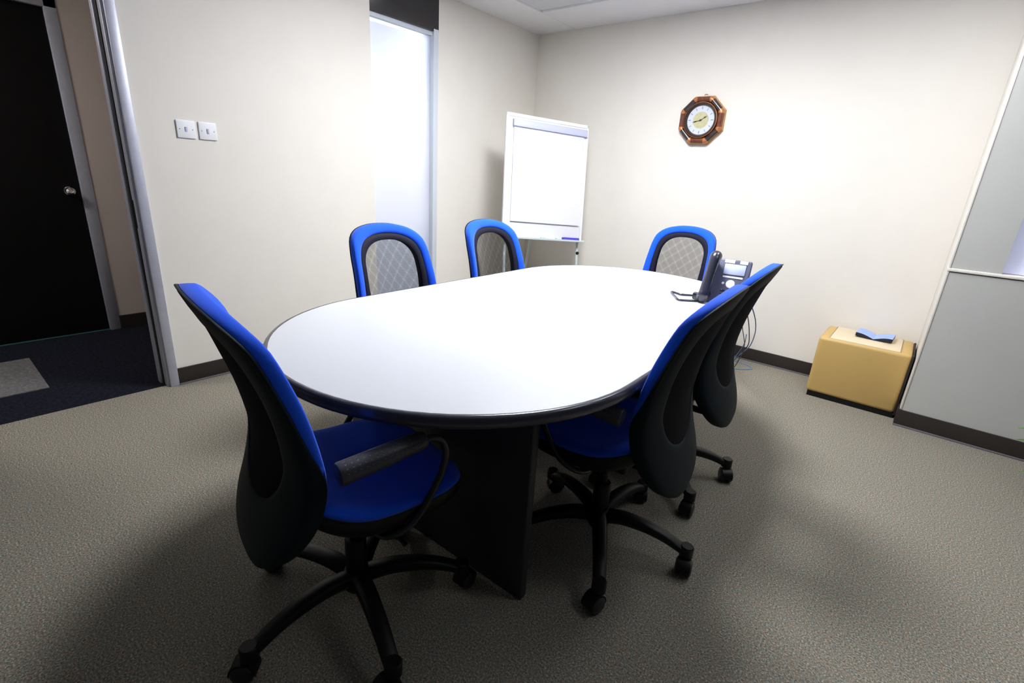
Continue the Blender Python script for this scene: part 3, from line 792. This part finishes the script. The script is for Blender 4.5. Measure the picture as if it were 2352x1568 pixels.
obj('display', bm, M['lcd'], ph, auto=0.7)
for a_ in ((-0.026, 0.018, -0.002, 0.003, 0.192, 0.208), (0.040, 0.074, -0.002, 0.003, 0.192, 0.208), (-0.020, 0.066, -0.002, 0.003, 0.122, 0.130)):
    bm = bmesh.new(); add_box(bm, *a_, mtx=PM); obj('label_strip', bm, M['label'], ph)
bm = bmesh.new(); add_lathe(bm, [(0, -0.006), (0.012, -0.006), (0.0185, -0.005), (0.020, 0.0)], 28, mtx=PM @ Matrix.Translation((0.020, 0, 0.093)) @ Matrix.Rotation(-PI/2, 4, 'X'))
add_lathe(bm, [(0, -0.004), (0.005, -0.004), (0.006, 0.0)], 16, mtx=PM @ Matrix.Translation((-0.012, 0, 0.094)) @ Matrix.Rotation(-PI/2, 4, 'X'))
obj('navigation_key', bm, M['label'], ph, auto=0.7)
for r_ in range(4):
    for c_ in range(3):
        bm = bmesh.new(); add_box(bm, -0.006+c_*0.026-0.009, -0.006+c_*0.026+0.009, -0.004, 0.002, 0.058-r_*0.015-0.005, 0.058-r_*0.015+0.005, bev=0.0015, mtx=PM)
        obj('key', bm, M['phonedk'], ph, auto=0.7)
bm = bmesh.new()
hp = spline([(-0.078, -0.022, 0.006), (-0.072, -0.036, 0.018), (-0.072, -0.040, 0.045), (-0.072, -0.042, 0.105), (-0.072, -0.042, 0.165), (-0.072, -0.038, 0.195), (-0.072, -0.024, 0.210)], 6)
nn_ = len(hp); rr = []
for i in range(nn_):
    t = i/(nn_-1); rr.append(0.0275-0.0050*math.sin(PI*t)**1.5 - (0.006 if i in (0, nn_-1) else 0) - (0.0015 if i in (1, nn_-2) else 0))
t = bmesh.new(); add_tube(t, hp, rr, 20, flat=1.12)
PH2 = PM @ Matrix.Translation((-0.078, 0, 0.11)) @ Matrix.Rotation(math.radians(3.5), 4, 'Y') @ Matrix.Translation((0.078, 0, -0.11))
merge(bm, t, 0, PH2)
for zz in (0.028, 0.186):
    add_lathe(bm, [(0, 0), (0.022, 0), (0.022, 0.020), (0, 0.020)], 20, mtx=PM @ Matrix.Translation((-0.072, -0.028, zz)) @ Matrix.Rotation(-PI/2, 4, 'X'))
obj('handset', bm, M['phonedk'], ph, auto=0.9)
# coiled handset cord lying on the table
cord = spline([(-0.728, 2.335, 0.748), (-0.750, 2.300, 0.746), (-0.775, 2.275, 0.745), (-0.813, 2.251, 0.745), (-0.850, 2.300, 0.745), (-0.905, 2.385, 0.745), (-0.890, 2.390, 0.745), (-0.850, 2.375, 0.745), (-0.806, 2.405, 0.745), (-0.775, 2.430, 0.747)], 12)
co = tubeobj('phone_cord', cord, 0.0056, M['phonedk'], None, seg=8)
tag(co, 'dark handset cord looped on the white table beside the phone', 'cord')

# ------------------------------------------------------------------ cables
def cable(name, pts, r, m, label):
    return tag(tubeobj(name, spline(pts, 8), r, m, None, seg=8), label, 'cable')
cable('network_cable', [(-0.66, 2.50, 0.746), (-0.64, 2.62, 0.747), (-0.622, 2.685, 0.744), (-0.614, 2.712, 0.725), (-0.612, 2.75, 0.688), (-0.608, 2.85, 0.618), (-0.618, 3.0, 0.525), (-0.643, 3.15, 0.421), (-0.687, 3.3, 0.305), (-0.755, 3.45, 0.205), (-0.83, 3.6, 0.105), (-0.895, 3.70, 0.035), (-0.98, 3.74, 0.006), (-1.10, 3.70, 0.004)], 0.0028, M['cableblue'], 'thin blue cable hanging from the table behind the right chairs')
cable('power_cable', [(-0.68, 2.50, 0.746), (-0.66, 2.60, 0.746), (-0.642, 2.665, 0.744), (-0.632, 2.692, 0.722), (-0.630, 2.73, 0.672), (-0.629, 2.85, 0.576), (-0.642, 3.0, 0.467), (-0.665, 3.15, 0.359), (-0.705, 3.25, 0.279), (-0.755, 3.4, 0.167), (-0.8, 3.5, 0.070), (-0.862, 3.56, 0.008), (-0.95, 3.58, 0.004), (-1.10, 3.50, 0.004)], 0.0026, M['cabledark'], 'thin dark cable hanging from the table in front of the skirting')
cable('power_cable', [(-0.69, 2.50, 0.746), (-0.67, 2.58, 0.746), (-0.655, 2.645, 0.744), (-0.645, 2.668, 0.722), (-0.648, 2.71, 0.66), (-0.655, 2.83, 0.56), (-0.665, 2.97, 0.46), (-0.68, 3.12, 0.36), (-0.71, 3.22, 0.285), (-0.775, 3.36, 0.165), (-0.84, 3.45, 0.06), (-0.92, 3.48, 0.006), (-1.05, 3.42, 0.004)], 0.0022, M['cabledark'], 'second thin dark cable hanging just left of the other dark one')
cable('network_cable', [(-0.66, 3.02, 0.45), (-0.70, 3.20, 0.34), (-0.78, 3.42, 0.19), (-0.87, 3.62, 0.06), (-0.90, 3.66, 0.008), (-0.80, 3.70, 0.005), (-0.74, 3.80, 0.004), (-0.86, 3.86, 0.004), (-1.0, 3.80, 0.004)], 0.0024, M['cableblue'], 'slack blue cable curling on the floor by the back skirting')
cable('extension_cable', [(-1.05, 2.62, 0.005), (-0.95, 2.64, 0.005), (-0.839, 2.642, 0.006), (-0.79, 2.645, 0.006), (-0.752, 2.581, 0.006), (-0.737, 2.505, 0.006), (-0.755, 2.487, 0.006), (-0.80, 2.490, 0.006), (-0.90, 2.51, 0.005), (-1.0, 2.50, 0.005)], 0.006, M['cablewhite'], 'cream cable loop on the carpet under the farther right chair')

# ------------------------------------------------------------------ potted plant just at the right edge
pl = empty('potted_plant', 'green leafy potted plant at the right edge by the grey panel', 'plant', (0.82, 3.05, 0))
bm = bmesh.new(); add_lathe(bm, [(0, 0), (0.085, 0), (0.11, 0.15), (0.118, 0.155), (0.118, 0.175), (0.106, 0.175), (0.10, 0.15), (0, 0.148)], 32)
obj('pot', bm, M['pot'], pl, auto=0.7)
bm = bmesh.new(); add_lathe(bm, [(0, 0.152), (0.10, 0.150)], 24); obj('soil', bm, M['soil'], pl)
def leaf(bm, base, dirv, L, wd, droop):
    d = Vector(dirv).normalized(); side = d.cross(Vector((0, 0, 1))).normalized(); up = side.cross(d)
    n = 8; rows = []
    for i in range(n+1):
        t = i/n; wv = wd*math.sin(PI*min(1, t*0.93+0.07))**0.8*(1-t*0.35)
        p = Vector(base)+d*L*t+Vector((0, 0, -droop*L*t*t))
        if i == n: wv = 0.0008
        rows.append([p-side*wv+up*wv*0.35, p-up*0.001, p+side*wv+up*wv*0.35])
    V = [[bm.verts.new(v) for v in r] for r in rows]
    for a, b_ in zip(V, V[1:]):
        for k in range(2): bm.faces.new((a[k], a[k+1], b_[k+1], b_[k]))
bm = bmesh.new()
for k in range(40):
    a = random.uniform(0, 2*PI); el = random.uniform(0.1, 1.2); L = random.uniform(0.12, 0.24)
    h = random.uniform(0.16, 0.34)
    if math.cos(a) < 0.0: L *= 0.6
    leaf(bm, (0.03*math.cos(a), 0.03*math.sin(a), h), (math.cos(a)*math.cos(el), math.sin(a)*math.cos(el), math.sin(el)), L, L*0.17, 0.5)
# leaves that reach into view
def leaf_to(tip, base, wd, droop=0.25):
    t = Vector(tip)-Vector((0.82, 3.05, 0)); b = Vector(base); dv = t-b; L = dv.length
    dv2 = dv+Vector((0, 0, droop*L)); leaf(bm, b, dv2, dv2.length, wd, droop*L/dv2.length)
leaf_to((0.541, 3.05, 0.298), (-0.02, 0, 0.30), 0.042)
leaf_to((0.549, 3.05, 0.242), (-0.02, -0.01, 0.24), 0.042)
leaf_to((0.603, 3.05, 0.093), (-0.03, -0.02, 0.20), 0.038, 0.5)
obj('foliage', bm, M['leaf'], pl, smooth=True)
bm = bmesh.new()
for k in range(6):
    a = k*PI/3; add_tube(bm, [(0.02*math.cos(a), 0.02*math.sin(a), 0.14), (0.03*math.cos(a), 0.03*math.sin(a), 0.32)], 0.004, 8)
obj('stem', bm, M['leaf'], pl, auto=0.8)

# ------------------------------------------------------------------ camera
R = ((0.76750234, 0.63832259, 0.05902905), (0.24745104, -0.21006039, -0.94585549), (-0.59136126, 0.74055311, -0.31917543))
cam = bpy.data.cameras.new('camera'); co_ = bpy.data.objects.new('camera', cam); C.objects.link(co_)
m3 = Matrix(((R[0][0], -R[1][0], -R[2][0]), (R[0][1], -R[1][1], -R[2][1]), (R[0][2], -R[1][2], -R[2][2])))
co_.matrix_world = Matrix.Translation((0, 0, 1.25)) @ m3.to_4x4()
cam.sensor_fit = 'HORIZONTAL'; cam.sensor_width = 36; cam.lens = 1129.23/2352*36; cam.clip_start = 0.02
scene.camera = co_
vs = scene.view_settings
vs.view_transform = 'Standard'; vs.look = 'None'; vs.gamma = 1; vs.use_curve_mapping = False; vs.exposure = 0.34
